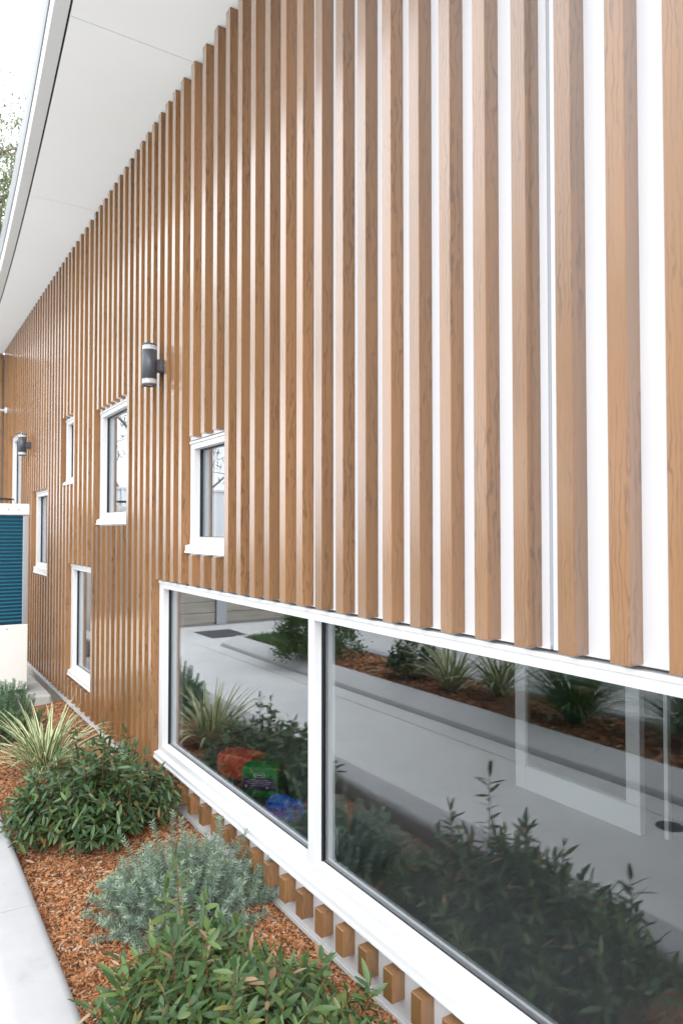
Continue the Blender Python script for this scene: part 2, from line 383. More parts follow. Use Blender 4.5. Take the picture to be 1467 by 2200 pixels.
def chips(name, n, x0, x1, yf, zf, s):
    X = rng.uniform(x0, x1, n); Y = yf(n); Z = zf(X, Y) + rng.uniform(0.000, .010, n)
    L = rng.gamma(3.2, .0062, n) * s + .006; Wd = L * rng.uniform(.16, .42, n); H = rng.uniform(.0012, .0035, n)
    az = rng.uniform(0, 2 * np.pi, n); ti = rng.normal(0, .28, n)
    D = np.stack([np.cos(az) * np.cos(ti), np.sin(az) * np.cos(ti), np.sin(ti)], 1)
    D, Sd, N = frames(D, twist=rng.normal(0, .4, n))
    C8 = np.array([(a, b_, c) for c in (-.5, .5) for b_ in (-.5, .5) for a in (-.5, .5)])
    C8 = C8 * np.where(np.abs(C8[:, :1]) > 0, [[1, 1, 1]], 1)
    V = np.stack([X, Y, Z], 1)[:, None] + D[:, None] * C8[None, :, 0:1] * L[:, None, None] + Sd[:, None] * C8[None, :, 1:2] * Wd[:, None, None] + N[:, None] * C8[None, :, 2:3] * H[:, None, None]
    V += rng.normal(0, .0008, V.shape)
    F = np.array([(0, 2, 3, 1), (4, 5, 7, 6), (0, 1, 5, 4), (2, 6, 7, 3), (0, 4, 6, 2), (1, 3, 7, 5)])
    FF = (F[None] + (np.arange(n) * 8)[:, None, None]).reshape(-1, 4)
    return tag(link(name, np_mesh(name, V.reshape(-1, 3), FF, np.repeat(rng.random(n), 8), smooth=False), None, 'mulch_chip'),
               None, None, None, 'stuff')
o = chips('bark_mulch', 76000, -.915, -.005, lambda n: 1.2 + 6.0 * rng.random(n) ** 1.35, zbed, .62)
tag(o, 'orange brown bark mulch covering the bed along the wall', 'mulch')
o = chips('bark_mulch', 7000, -3.75, -2.94, lambda n: rng.uniform(1.5, 9.6, n), zbed2, 1.9)
tag(o, 'bark mulch in the bed across the path', 'mulch')

# ------------------------------------------------------------------ building
bld = tag(empty('building', (0, 4, -1.73)), 'long building clad in vertical brown timber battens over white panels', 'building')
def part(name, mb, mat, parent=bld):
    o = mb.build(name, mat); o.parent = parent
    o.matrix_parent_inverse = Matrix.Translation(-Vector((0, 4, -1.73))) if parent is bld else Matrix.Translation(-Vector(parent['at']))
    return o

ZT, ZB = 2.668, -1.58
# windows: near y, far y, apron bottom, apron top, frame bottom, sill at glass, head underside, head top, batten end below / above, jamb width, mullions
WIN = [
    dict(n='wide', y0=.59, y1=4.46, ab=-1.455, at=-1.417, fb=-1.410, sg=-1.362, hi=-.373, ht=-.327, cb=-1.48, ca=-.314, jw=.075, mul=[(2.503, 2.550)]),
    dict(n='B', y0=3.318, y1=3.918, ab=-.133, at=-.088, fb=-.083, sg=-.040, hi=.466, ht=.512, cb=-.141, ca=.526, jw=.057, mul=[]),
    dict(n='C', y0=5.052, y1=5.985, ab=.042, at=.085, fb=.098, sg=.14, hi=.925, ht=.972, cb=.031, ca=.984, jw=.070, mul=[]),
    dict(n='D', y0=6.776, y1=7.325, ab=.435, at=.467, fb=.475, sg=.51, hi=1.03, ht=1.078, cb=.425, ca=1.09, jw=.07, mul=[]),
    dict(n='E', y0=6.065, y1=7.042, ab=-1.368, at=-1.325, fb=-1.317, sg=-1.278, hi=-.374, ht=-.327, cb=-1.386, ca=-.314, jw=.085, mul=[]),
    dict(n='F', y0=8.000, y1=8.935, ab=-.50, at=-.43, fb=-.42, sg=-.38, hi=.385, ht=.436, cb=-.51, ca=.448, jw=.07, mul=[]),
    dict(n='G', y0=9.80, y1=10.83, ab=.0, at=.04, fb=.05, sg=.09, hi=1.235, ht=1.285, cb=-.01, ca=1.297, jw=.07, mul=[]),
]
# white backing panels in two sheets that meet at Y = 1.27
def panel_mesh(ya, yb):
    Yb = sorted({ya, yb} | {v for w in WIN for v in (w['y0'], w['y1']) if ya < v < yb})
    Zb = sorted({-1.662, 2.648} | {v for w in WIN for v in (w['ab'] + .012, w['ht'] + .009)})
    def solid(y, z):
        if not (ya < y < yb and -1.662 < z < 2.648): return False
        return not any(w['y0'] < y < w['y1'] and w['ab'] + .012 < z < w['ht'] + .009 for w in WIN)
    m = MB(); T = .16
    for i in range(len(Yb) - 1):
        for j in range(len(Zb) - 1):
            a, c, d, e = Yb[i], Yb[i + 1], Zb[j], Zb[j + 1]; y, z = (a + c) / 2, (d + e) / 2
            if not solid(y, z): continue
            m.add([(0, a, d), (0, a, e), (0, c, e), (0, c, d)], [(0, 1, 2, 3)]); m.add([(T, a, d), (T, c, d), (T, c, e), (T, a, e)], [(0, 1, 2, 3)])
            if not solid(a - .001, z): m.add([(0, a, d), (T, a, d), (T, a, e), (0, a, e)], [(0, 1, 2, 3)])
            if not solid(c + .001, z): m.add([(0, c, d), (0, c, e), (T, c, e), (T, c, d)], [(0, 1, 2, 3)])
            if not solid(y, d - .001): m.add([(0, a, d), (0, c, d), (T, c, d), (T, a, d)], [(0, 1, 2, 3)])
            if not solid(y, e + .001): m.add([(0, a, e), (T, a, e), (T, c, e), (0, c, e)], [(0, 1, 2, 3)])
    return m
part('wall_panel', panel_mesh(-3.0, 1.2655), 'white_panel'); part('wall_panel', panel_mesh(1.2765, 11.66), 'white_panel')
part('joint_strip', MB().box(.004, .03, 1.2705, 1.2765, -.31, 2.648), 'joint_grey'); part('joint_gap', MB().box(.012, .03, 1.2655, 1.2705, -.31, 2.648), 'dark_gap')
part('shadow_gap', MB().box(.02, .15, -3, 11.66, 2.649, 2.70), 'dark_gap')
part('slab_edge', MB().box(.012, .30, -3, 11.66, -1.9, -1.664), 'slab_edge')
part('base_trim', MB().prism_y([(-.003, -1.655), (-.010, -1.655), (-.010, -1.672), (.010, -1.672), (.010, -1.6635), (-.003, -1.6635)], -3, 11.6), 'white_trim')
# interior
for nm, bx, mt in (('interior_floor', (.17, 6, -3, 11.6, -1.9, -1.62), 'interior_floor'), ('interior_wall', (6, 6.1, -3, 11.6, -1.62, 2.7), 'interior_grey'),
                   ('interior_wall', (.17, 6, -3.1, -3.0, -1.62, 2.7), 'interior_grey'), ('interior_wall', (.17, 6, 11.6, 11.7, -1.62, 2.7), 'interior_grey'),
                   ('ceiling', (.17, 6.1, -3.1, 11.7, 2.702, 2.75), 'interior_grey')):
    part(nm, MB().box(*bx), mt)

# battens: far edges read along the wall
BT = [11.43, 11.28, 11.13, 10.98] + list(np.linspace(10.83, 6.938, 27)) + [6.771, 6.588, 6.416, 6.24, 6.06, 5.915, 5.77, 5.617, 5.475, 5.328, 5.187, 5.047, 4.908, 4.78, 4.652, 4.518,
      4.385, 4.247, 4.114, 3.977, 3.803, 3.632, 3.469, 3.313, 3.163, 3.012, 2.862, 2.71, 2.563, 2.411, 2.258, 2.108, 1.958, 1.806, 1.657, 1.507, 1.356, 1.206, 1.054, .905]
BT += [.905 - .15 * i for i in range(1, 17)]
BW = .0525
bcache = {}
def batten(t, z0, z1):
    L = round(z1 - z0, 3)
    if L not in bcache:
        m = MB(); h, d, c, g = BW / 2, DB, .0016, .0022
        oc = [(0, -h), (0, h), (-d + c, h), (-d, h - c), (-d, -h + c), (-d + c, -h)]
        def ring(z, ins=0.0): return [(x if x == 0 else x + ins, y * (1 - ins / h), z) for x, y in oc]
        zs = [(0, .0012), (.0012, 0), (L - .005, 0), (L - .005, .0012), (L - .004, .0012), (L - .004, 0), (L - .0012, 0), (L, .0012)]
        vs = [v for z, i_ in zs for v in ring(z, i_)]; n = 6
        fs = [(k * n + i, k * n + (i + 1) % n, (k + 1) * n + (i + 1) % n, (k + 1) * n + i) for k in range(len(zs) - 1) for i in range(n)]
        fs += [tuple(range(n))[::-1], tuple((len(zs) - 1) * n + i for i in range(n))]
        m.add(vs, fs); me = m.mesh('batten'); me.materials.append(M('timber')); bcache[L] = me
    o = link('batten', bcache[L]); o.location = (-.0005, t - BW / 2 + random.uniform(-.0008, .0008), z0); o.parent = bld
    o.matrix_parent_inverse = Matrix.Translation(-Vector((0, 4, -1.73))); return o
for t in BT:
    t = float(t); yc = t - BW / 2
    cuts = sorted((w['cb'], w['ca']) for w in WIN if w['y0'] < yc < w['y1'])
    z = ZB
    for a, c in cuts:
        if a - z > .02: batten(t, z, a + random.uniform(-.002, .002))
        z = c
    batten(t, z, ZT - .001)

# windows
def window(w):
    root = empty('window', (0, (w['y0'] + w['y1']) / 2, w['ab'])); root.parent = bld; root.matrix_parent_inverse = Matrix.Translation(-Vector((0, 4, -1.73)))
    root['at'] = (0, (w['y0'] + w['y1']) / 2, w['ab'])
    P = lambda n, mb, mt: part(n, mb, mt, root)
    XF, XG, XB = -.004, .042, .10
    y0, y1, jw = w['y0'] + .002, w['y1'] - .002, w['jw']
    openings = []; a = y0 + jw * .9
    for p, q in w['mul']: openings.append((a, p)); a = q
    openings.append((a, y1 - jw))
    P('jamb', MB().box(XF, XB, y1 - jw, y1, w['fb'], w['hi'], .0015), 'white_frame'); P('jamb', MB().box(XF, XB, y0, y0 + jw * .9, w['fb'], w['hi'], .0015), 'white_frame')
    P('head', MB().box(XF, XB, y0, y1, w['hi'] + .0003, w['ht'] - .016, .001).box(XF - .007, XB, y0 + .001, y1 - .001, w['ht'] - .0145, w['ht'], .0012), 'white_frame')
    for p, q in w['mul']: P('mullion', MB().box(XF + .0006, XB, p, q, w['sg'] - .03, w['hi'] - .0006, .0015), 'white_frame')
    sg, fb, at, ab = w['sg'], w['fb'], w['at'], w['ab']
    pr = [(XG + .03, sg + .002), (XG, sg), (XF + .006, sg - .006), (XF + .001, sg - .009), (XF - .0005, sg - .014), (XF - .001, fb + .0005), (-.010, at + .005), (-.017, at + .002), (-.026, at), (-.0295, at - .003),
          (-.031, ab + .014), (-.036, ab + .009), (-.037, ab), (0.001, ab), (XG + .03, ab + .013)]
    s = MB().prism_y(pr, y0 - .0, y1 + .0); P('sill', s, 'white_frame')
    # the sill's folded apron runs on to the batten beside the window
    P('sill_end', MB().prism_y([(-.006, at - .001), (-.025, at - .001), (-.030, at - .004), (-.0315, ab + .013), (-.0355, ab + .009), (-.0365, ab + .001), (-.006, ab + .001)], y1 + .0005, min(y1 + .02, w['y1'] + .006)), 'white_frame')
    for a, c in openings:
        g = MB(); e = .005
        for (p, q, r_, t) in ((a, a + e, sg, w['hi']), (c - e, c, sg, w['hi']), (a + e, c - e, w['hi'] - e, w['hi']), (a + e, c - e, sg - .003, sg + .0022)):
            g.box(XG - (.003 if r_ < sg else .009), XG + .020, p, q, r_, t)
        P('gasket', g, 'black_rubber')
        P('pane', MB().box(XG, XG + .006, a + e, c - e, sg + .0022, w['hi'] - e), 'window_glass')
    return root
for w in WIN: window(w)

# roof, soffit, fascia, gutter: the eave edge closes in on the wall towards the far end
PE = np.polyfit([3.65, 4.36, 5.30, 6.0, 7.175, 8.864], [.73, .682, .618, .561, .495, .412], 2)
def eave(y):
    y = np.asarray(y, float); q = np.polyval(PE, np.clip(y, 3.65, 9.0))
    return -(q + np.where(y < 3.65, (3.65 - y) * .074, 0) - np.where(y > 9, (y - 9) * .045, 0))
YE = np.concatenate([np.arange(-3.0, 11.6, .35), [11.64]])
def sweep(prof, ysq):
    m = MB(); n = len(prof); ex = eave(ysq); vs = [(ex[i] + x, float(y), z) for i, y in enumerate(ysq) for x, z in prof]
    fs = [(k * n + i, k * n + (i + 1) % n, (k + 1) * n + (i + 1) % n, (k + 1) * n + i) for k in range(len(ysq) - 1) for i in range(n)]
    fs += [tuple(range(n))[::-1], tuple((len(ysq) - 1) * n + i for i in range(n))]
    return m.add(vs, fs)
roof = empty('roof', (0, 4, 2.9)); roof.parent = bld; roof.matrix_parent_inverse = Matrix.Translation(-Vector((0, 4, -1.73))); roof['at'] = (0, 4, 2.9)
sj = [-3.0, -2.911, -.684, 1.543, 3.770, 5.997, 8.224, 10.451, 11.64]
for a, c in zip(sj[1:-1], sj[2:]):
    q = np.linspace(a + .0022, c - .0022, 8); m = MB(); ex = eave(q); n = 4; vs = []
    for i, y in enumerate(q): vs += [(.016, float(y), ZT), (float(ex[i]), float(y), ZT), (float(ex[i]), float(y), ZT + .02), (.016, float(y), ZT + .02)]
    fs = [(k * n + i, k * n + (i + 1) % n, (k + 1) * n + (i + 1) % n, (k + 1) * n + i) for k in range(7) for i in range(n)] + [(0, 1, 2, 3), (31, 30, 29, 28)]
    part('soffit_panel', m.add(vs, fs), 'soffit_white', roof)
part('soffit_backing', sweep([(.0, ZT + .022), (.0, ZT + .05), (.5, ZT + .05), (.5, ZT + .022)], YE), 'white_trim', roof)
part('eave_gap', sweep([(-.03, ZT + .012), (-.03, ZT + .05), (-.001, ZT + .05), (-.001, ZT + .012)], YE), 'dark_gap', roof)
fj = [-3.0, 1.9, 5.62, 9.4, 11.64]
for a, c in zip(fj[:-1], fj[1:]):
    part('fascia', sweep([(-.012, ZT), (-.012, ZT + .05), (-.070, ZT + .118), (-.084, ZT + .118), (-.086, ZT + .114), (-.086, ZT + .003), (-.083, ZT)], np.linspace(a + .0015, c - .0015, 10)), 'fascia_white', roof)
part('gutter', sweep([(-.060, ZT + .120), (-.060, ZT + .29), (-.100, ZT + .29), (-.104, ZT + .285), (-.098, ZT + .160), (-.092, ZT + .128), (-.084, ZT + .126)], YE), 'gutter_grey', roof)
m = MB(); q = YE; ex = eave(q) - .058; n = 4
vs = [v for i, y in enumerate(q) for v in ((6.3, float(y), ZT + .16), (float(ex[i]), float(y), ZT + .125), (float(ex[i]), float(y), ZT + .28), (6.3, float(y), ZT + .42))]
part('roof_slab', m.add(vs, [(k * n + i, k * n + (i + 1) % n, (k + 1) * n + (i + 1) % n, (k + 1) * n + i) for k in range(len(q) - 1) for i in range(n)] + [(0, 1, 2, 3), tuple(4 * (len(q) - 1) + i for i in (3, 2, 1, 0))]), 'gutter_grey', roof)

# return wall at the far end
for i in range(4):
    part('return_board', MB().box(-.052 - .16 * (i + 1) + .005, -.052 - .16 * i, 11.65, 11.72, -1.7, ZT - .01, .003), 'timber')
part('corner_post', MB().box(-.050, -.030, 11.665, 11.70, -1.7, ZT - .012, .003), 'gutter_grey'); part('corner_strip', MB().box(-.028, -.004, 11.62, 11.70, -1.7, ZT - .10, .003), 'red_paint')
part('return_wall', MB().box(-.74, .15, 11.73, 11.86, -1.7, ZT), 'interior_grey')

# ------------------------------------------------------------------ wall lamps, security camera, heat pump
def wall_lamp(yc, xc, zc, label):
    r = tag(empty('wall_lamp', (0, yc, zc)), label, 'lamp', 'charcoal cylinder lamps on the batten wall')
    R, H = .046, .130; c = (xc, 0, 0)
    MB().lathe([(.0, -H + .042), (R, -H + .042), (R, H - .038), (.0, H - .038)], c).build('body', 'charcoal', r)
    for s in (-1, 1):
        z = [(-H + .012, -H + .0415), (H - .0375, H - .010)][s > 0]
        MB().lathe([(R * .97, z[0]), (R * .97, z[1]), (R * .86, z[1]), (R * .86, z[0]), (R * .97, z[0])], c).build('clear_ring', 'clear_plastic', r)
        MB().lathe([(.0, z[0] + .001), (R * .5, z[0] + .001), (R * .5, z[1] - .001), (.0, z[1] - .001)], c).build('lamp_holder', 'steel', r)
    MB().lathe([(.0, H), (R * .94, H), (R, H - .004), (R, H - .0095), (.0, H - .0095)], c).build('end_cap', 'charcoal', r)
    MB().lathe([(R * .70, -H), (R * .96, -H), (R, -H + .003), (R, -H + .0115), (R * .70, -H + .0115), (R * .70, -H)], c).build('end_cap', 'charcoal', r)
    MB().lathe([(.0, -H + .004), (R * .69, -H + .004), (R * .69, -H + .011), (.0, -H + .011)], c).build('lens', 'clear_plastic', r)
    br = MB(); w = .030; pr = [(-w, .036), (w, .036), (w, -.030)] + [(w * math.cos(R_(a)), -.030 - .012 * math.sin(R_(a))) for a in range(20, 180, 20)] + [(-w, -.030)]
    n = len(pr); x0, x1 = xc + R * .8, -.002
    br.add([(x0, y, z) for y, z in pr] + [(x1, y, z) for y, z in pr], [(i, (i + 1) % n, n + (i + 1) % n, n + i) for i in range(n)] + [tuple(range(n)), tuple(range(n, 2 * n))[::-1]])
    br.build('bracket', 'charcoal', r)
    MB().lathe([(.0, -w - .002), (.003, -w - .002), (.003, -w + .001)], (xc + .082, 0, .003), 10, 'y').build('screw', 'steel', r)
    MB().box(-.018, -.001, -.037, .037, -.052, .050, .001).build('mounting_plate', 'white_trim', r)
    return r
wall_lamp(4.289, -.132, 1.022, 'charcoal up and down cylinder lamp beside the upper windows, the nearer one')
wall_lamp(9.150, -.137, 1.020, 'charcoal up and down cylinder lamp far along the wall above the heat pump')

sc = tag(empty('security_camera', (-.054, 11.10, 1.72)), 'small white security camera mount at the far end of the wall', 'camera')
MB().lathe([(0, 0), (.045, 0), (.045, -.022), (.03, -.034), (0, -.034)], (0, 0, 0), 20, 'x').build('base', 'white_frame', sc)
MB().tube([(-.03, 0, 0), (-.10, 0, .0), (-.13, -.01, .0)], .016, 10).build('arm', 'white_frame', sc)
MB().lathe([(0, .07), (.03, .07), (.035, .05), (.035, -.09), (.03, -.095), (0, -.095)], (-.15, -.02, 0), 18, 'y').build('housing', 'white_frame', sc)

pad = tag(empty('concrete_pad', (-.5, 8, -1.6)), kind='structure')
o = MB().box(-.40, .40, -.70, 1.2, -.25, 0, .02).build('pad_slab', 'pad_concrete', pad); o.location = (-.02 - .0 + .0, 0, 0)

hp = tag(empty('heat_pump', (-.69, 7.72, -1.6)), 'cream heat pump with blue finned coil standing on a concrete pad', 'heat pump')
w_, d_ = .38, .22
def hpz(z): return z + 1.6
MB().box(-w_, w_, -d_, d_, hpz(-1.56), hpz(-.925), .006).build('lower_casing', 'cream_metal', hp)
MB().box(-w_ + .24, -w_ + .243, -d_ - .001, -d_ + .01, hpz(-1.5), hpz(-.93)).build('casing_seam', 'dark_gap', hp)
MB().box(-w_ + .05, w_ - .052, -d_ + .02, d_ - .02, hpz(-.922), hpz(.14)).build('coil', 'coil_blue', hp)
for s in (-1, 1): MB().box(s * w_ - (.052 if s > 0 else 0), s * w_ + (0 if s > 0 else .052), -d_ + .006, d_ - .006, hpz(-.922), hpz(.14), .004).build('corner_post', 'steel', hp)
MB().box(-w_ - .008, w_ + .008, -d_ - .008, d_ + .008, hpz(.143), hpz(.255), .012).build('top_cover', 'cream_metal', hp)
pr = [(-w_ + .05, -d_ + .014), (w_ - .05, -d_ + .014), (w_ - .05, -d_ + .020), (-w_ + .05, -d_ + .020)]
for i in range(30):
    z = hpz(-.90) + i * .0352; m = MB(); y = -d_ + .010
    m.add([(-w_ + .052, y + .012, z), (w_ - .054, y + .012, z), (w_ - .054, y, z + .012), (-w_ + .052, y, z + .012), (-w_ + .052, y + .012, z + .026), (w_ - .054, y + .012, z + .026)], [(0, 1, 2, 3), (3, 2, 5, 4)])
    m.build('fin', 'coil_rib', hp)
for k, (x, z) in enumerate(((w_ - .10, .20), (w_ - .19, .20), (w_ - .19, -.96))):
    MB().lathe([(0, -.004), (.008, -.004), (.008, .002)], (x, -d_ - .008 + (.008 if k == 2 else 0), hpz(z)), 12, 'y').build('screw', 'steel', hp)
g = MB()
for rr in (.05, .11, .17): g.tube([(.10 + rr * math.cos(a), rr * math.sin(a), hpz(.305)) for a in np.linspace(0, 2 * math.pi, 25)], .006, 6)
for a in np.linspace(0, math.pi * 2, 9)[:-1]: g.tube([(.10 + .03 * math.cos(a), .03 * math.sin(a), hpz(.305)), (.10 + .17 * math.cos(a), .17 * math.sin(a), hpz(.305)), (.10 + .19 * math.cos(a), .19 * math.sin(a), hpz(.25))], .006, 6)
g.build('fan_guard', 'black_rubber', hp)
for x in (-.3, .3): MB().box(x - .05, x + .05, -d_ + .02, d_ - .02, 0, .042, .004).build('foot', 'black_rubber', hp)

# ------------------------------------------------------------------ retaining wall, fence
rw = tag(empty('retaining_wall', (-4.6, 12.1, -1.73)), 'retaining wall of grey timber look sleepers between concrete posts', 'wall')
posts = [-1.55, -3.58, -5.6, -7.6, -9.6]
for x in posts: MB().box(x - .10 + 4.6, x + .10 + 4.6, -.10, .06, 0, 1.42, .008).build('post', 'post_concrete', rw)
for a, c in zip(posts[:-1], posts[1:]):
    for k in range(7):
        MB().box(c + .105 + 4.6, a - .105 + 4.6, -.05 + random.uniform(-.006, .006), .05, .03 + k * .198, .03 + k * .198 + .192, .008).build('sleeper', 'sleeper', rw)
fc = tag(empty('fence', (-4.6, 12.16, -.30)), 'pale grey ribbed metal fence standing above the retaining wall', 'fence')
for a in np.arange(-9.6, -1.3, .40):
    x0 = a + 4.6; m = MB(); pr = [(0, 0), (.17, 0), (.185, .03), (.215, .03), (.23, 0), (.398, 0)]
    vs = [(x0 + x, -y, z) for z in (0, 1.0) for x, y in pr] + [(x0 + x, -y + .004, z) for z in (0, 1.0) for x, y in pr]
    fs = [(i, i + 1, i + 7, i + 6) for i in range(5)] + [(i + 12, i + 18, i + 19, i + 13) for i in range(5)]
    m.add(vs, fs).build('panel', 'fence_grey', fc)
MB().box(-5.0, 3.35, -.04, .03, 1.0, 1.04, .004).build('top_rail', 'fence_grey', fc); MB().box(-5.0, 3.35, -.04, .03, -.04, -.001, .004).build('bottom_rail', 'fence_grey', fc)

# ------------------------------------------------------------------ plants
LEAFV = {}
def leaf_variants(mat, L, Wd, n=8):
    if mat in LEAFV: return LEAFV[mat]
    out = []
    for i in range(n):
        V, F, rr = scatter('lance', np.zeros((1, 3)), np.array([[1.0, 0, 0]]), np.array([L * (0.8 + .4 * i / n)]), np.array([Wd * (1.1 - .25 * ((i * 3) % n) / n)]), np.array([(i + .5) / n * .95]), np.zeros(1))
        me = np_mesh('leaf', V, F, rr); me.materials.append(M(mat)); out.append(me)
    LEAFV[mat] = out; return out

CAMP = Vector(camo.location)
def leafy_shrub(name, base, rx, ry, h, nst, per, L, Wd, mat, label, cat='shrub', seed=1, fall=0.0, talls=(), single=300):
    r = np.random.default_rng(seed); root = tag(empty(name, base), label, cat)
    st = MB(); P = []; D = []
    specs = []
    for i in range(nst):
        a = r.uniform(0, 2 * np.pi); q = r.random() ** .5
        tip = np.array([q * np.cos(a) * rx, q * np.sin(a) * ry, h * (1 - .62 * q ** 2.2) * r.uniform(.55, 1.06)]); tip[2] *= 1 - fall * min(1, max(0, tip[0] / rx + .15)); specs.append((tip, np.array([tip[0] * .38, tip[1] * .38, 0]), per))
    for t in talls: specs.append((np.array(t, float), np.array([t[0] * .75, t[1] * .75, .05]), int(per * 1.5)))
    for tip, b0, k in specs:
        mid = (b0 + tip) / 2 + np.array([tip[0] * .16, tip[1] * .16, .10 * h]) + r.normal(0, .018, 3)
        tt = np.linspace(0, 1, 7)[:, None]; pts = (1 - tt) ** 2 * b0 + 2 * tt * (1 - tt) * mid + tt ** 2 * tip
        st.tube(pts.tolist(), list(np.linspace(.0032, .0012, 7)), 4)
        ts = np.linspace(.18, 1.0, k) ** .8
        az0 = r.uniform(0, 6.28)
        for j, t in enumerate(ts):
            p = (1 - t) ** 2 * b0 + 2 * t * (1 - t) * mid + t * t * tip; d = unit(2 * (1 - t) * (mid - b0) + 2 * t * (tip - mid) + 1e-6)
            az = az0 + j * 2.4 + r.normal(0, .3); s1 = unit(np.cross(d, [.3, .2, 1])); s2 = np.cross(d, s1); out = np.cos(az) * s1 + np.sin(az) * s2
            dd = out + d * r.uniform(-.05, .75) + np.array([0, 0, r.uniform(-.5, .35)])
            if t > .97: dd = d + out * .2
            P.append(p); D.append(unit(dd))
    P = np.array(P); D = np.array(D); n = len(P)
    P[:, 2] = np.maximum(P[:, 2], .006)
    Ls = L * r.uniform(.55, 1.12, n); Ws = Wd * r.uniform(.75, 1.2, n); rd = r.random(n)
    st.build('stems', 'stem_brown', root)
    # reddish buds along the shoots
    nb = n // 5; ib = r.choice(n, nb, replace=False)
    V, F, rr = scatter('oval', P[ib] + r.normal(0, .003, (nb, 3)), unit_rows(D[ib] + [0, 0, .8]), np.full(nb, .012), np.full(nb, .006), r.random(nb), r.uniform(0, 3, nb))
    tag(link('buds', np_mesh('buds', V, F, rr), root, 'stem_brown'), kind='stuff')
    # the leaves nearest the camera are single pieces
    dist = np.linalg.norm(P + np.array(base) - np.array(CAMP), axis=1) - .35 * P[:, 2]
    order = np.argsort(dist); near = order[:single]; rest = order[single:]
    tw = r.normal(0, .5, n)
    V, F, rr = scatter('lance', P[rest], D[rest], Ls[rest], Ws[rest], rd[rest], tw[rest])
    tag(link('foliage', np_mesh('foliage', V, F, rr), root, mat), kind='stuff')
    var = leaf_variants(mat, L, Wd); _, Sd, N = frames(D, twist=tw)
    for i in near:
        o = link('leaf', var[int(rd[i] * 7.99)], root); s = Ls[i] / L
        mt = Matrix((D[i] * s, Sd[i] * s, N[i] * s)).transposed().to_4x4(); mt.translation = Vector(P[i]); o.matrix_local = mt
    return root
def unit_rows(a): return a / np.linalg.norm(a, axis=1, keepdims=True)

def needle_shrub(name, base, rx, ry, h, nst, mat, label, seed, nl=.019, nw=.0026, sprigs=16, per=5, upright=.9, spikes=()):
    r = np.random.default_rng(seed); root = tag(empty(name, base), label, 'shrub'); st = MB(); P = []; D = []; Rn = []
    specs = [(None,)] * nst + [(s,) for s in spikes]
    for (sp,) in specs:
        a = r.uniform(0, 2 * np.pi); q = r.random() ** .5
        if sp is None: tip = np.array([q * np.cos(a) * rx, q * np.sin(a) * ry, h * (1 - .72 * q ** 2.4) * r.uniform(.5, 1.03)])
        else: tip = np.array(sp, float)
        b0 = tip * [.45, .45, .15]; mid = (b0 + tip) / 2 + np.array([tip[0] * .12, tip[1] * .12, -.02]) + r.normal(0, .012, 3)
        tt = np.linspace(0, 1, 5)[:, None]; pts = (1 - tt) ** 2 * b0 + 2 * tt * (1 - tt) * mid + tt ** 2 * tip
        st.tube(pts.tolist(), list(np.linspace(.0022, .001, 5)), 3)
        Ls = np.linalg.norm(tip - b0); t0 = max(0., 1 - .16 / max(Ls, .05))
        for j, t in enumerate(np.linspace(t0, 1, sprigs)):
            p = (1 - t) ** 2 * b0 + 2 * t * (1 - t) * mid + t * t * tip; d = unit(2 * (1 - t) * (mid - b0) + 2 * t * (tip - mid) + 1e-6)
            s1 = unit(np.cross(d, [.31, .2, 1])); s2 = np.cross(d, s1)
            for k in range(per):
                az = k * 6.283 / per + j * .7 + r.normal(0, .2); out = np.cos(az) * s1 + np.sin(az) * s2
                P.append(p); D.append(unit(out + d * (upright * (.5 + .9 * (t - t0) / (1 - t0 + 1e-6)) + r.normal(0, .15)))); Rn.append(min(1, max(0, .2 + .55 * r.random() + (.28 if j >= sprigs - 2 else 0))))
    P = np.array(P); D = np.array(D); n = len(P); P[:, 2] = np.maximum(P[:, 2], .004)
    V, F, rr = scatter('needle', P, D, nl * r.uniform(.7, 1.2, n), nw * r.uniform(.8, 1.3, n), np.array(Rn), r.uniform(0, 3, n))
    st.build('stems', 'stem_green', root); tag(link('foliage', np_mesh('foliage', V, F, rr), root, mat), kind='stuff')
    return root

def strap_plant(name, base, nl, L, Wd, label, mat, seed, cat='plant', arch=1.0, single=True, seg=8):
    r = np.random.default_rng(seed); root = tag(empty(name, base), label, cat); VV = []; FF = []; RR = []; UU = []; off = 0
    for i in range(nl):
        az = r.uniform(0, 6.283); lean = r.uniform(.12, 1.0) ** .8; l = L * r.uniform(.55, 1.08); w = Wd * r.uniform(.7, 1.15)
        h = np.array([np.cos(az), np.sin(az), 0]); sd_ = np.array([-np.sin(az), np.cos(az), 0]); p = np.array([r.normal(0, .025), r.normal(0, .025), 0.]) + h * .01
        ang = R_(86) - lean * R_(48); V = []; U = []
        for k in range(seg + 1):
            t = k / seg; ww = w * (.55 + 1.0 * t) if t < .35 else w * .9 * (1 - ((t - .35) / .65) ** 2.2) + .0004
            d = h * math.cos(ang) + np.array([0, 0, math.sin(ang)]); nrm = -h * math.sin(ang) + np.array([0, 0, math.cos(ang)])
            for j, u in enumerate((-.5, -.22, 0, .22, .5)): V.append(p + sd_ * ww * u + nrm * abs(u) * ww * .35); U.append((u + .5, t))
            p = p + d * l / seg; ang -= arch * lean * R_(95) / seg * (.35 + 1.3 * t)
        V = np.array(V); V[:, 2] = np.maximum(V[:, 2], .004)
        F = np.array([(5 * k + j, 5 * k + j + 1, 5 * k + j + 6, 5 * k + j + 5) for k in range(seg) for j in range(4)])
        rv = np.full(len(V), r.random())
        if single:
            link('leaf', np_mesh('leaf', V, F, rv, np.array(U)), root, mat)
        else:
            VV.append(V); FF.append(F + off); RR.append(rv); UU.append(np.array(U)); off += len(V)
    if not single:
        tag(link('blades', np_mesh('blades', np.concatenate(VV), np.concatenate(FF), np.concatenate(RR), np.concatenate(UU)), root, mat), kind='stuff')
    return root

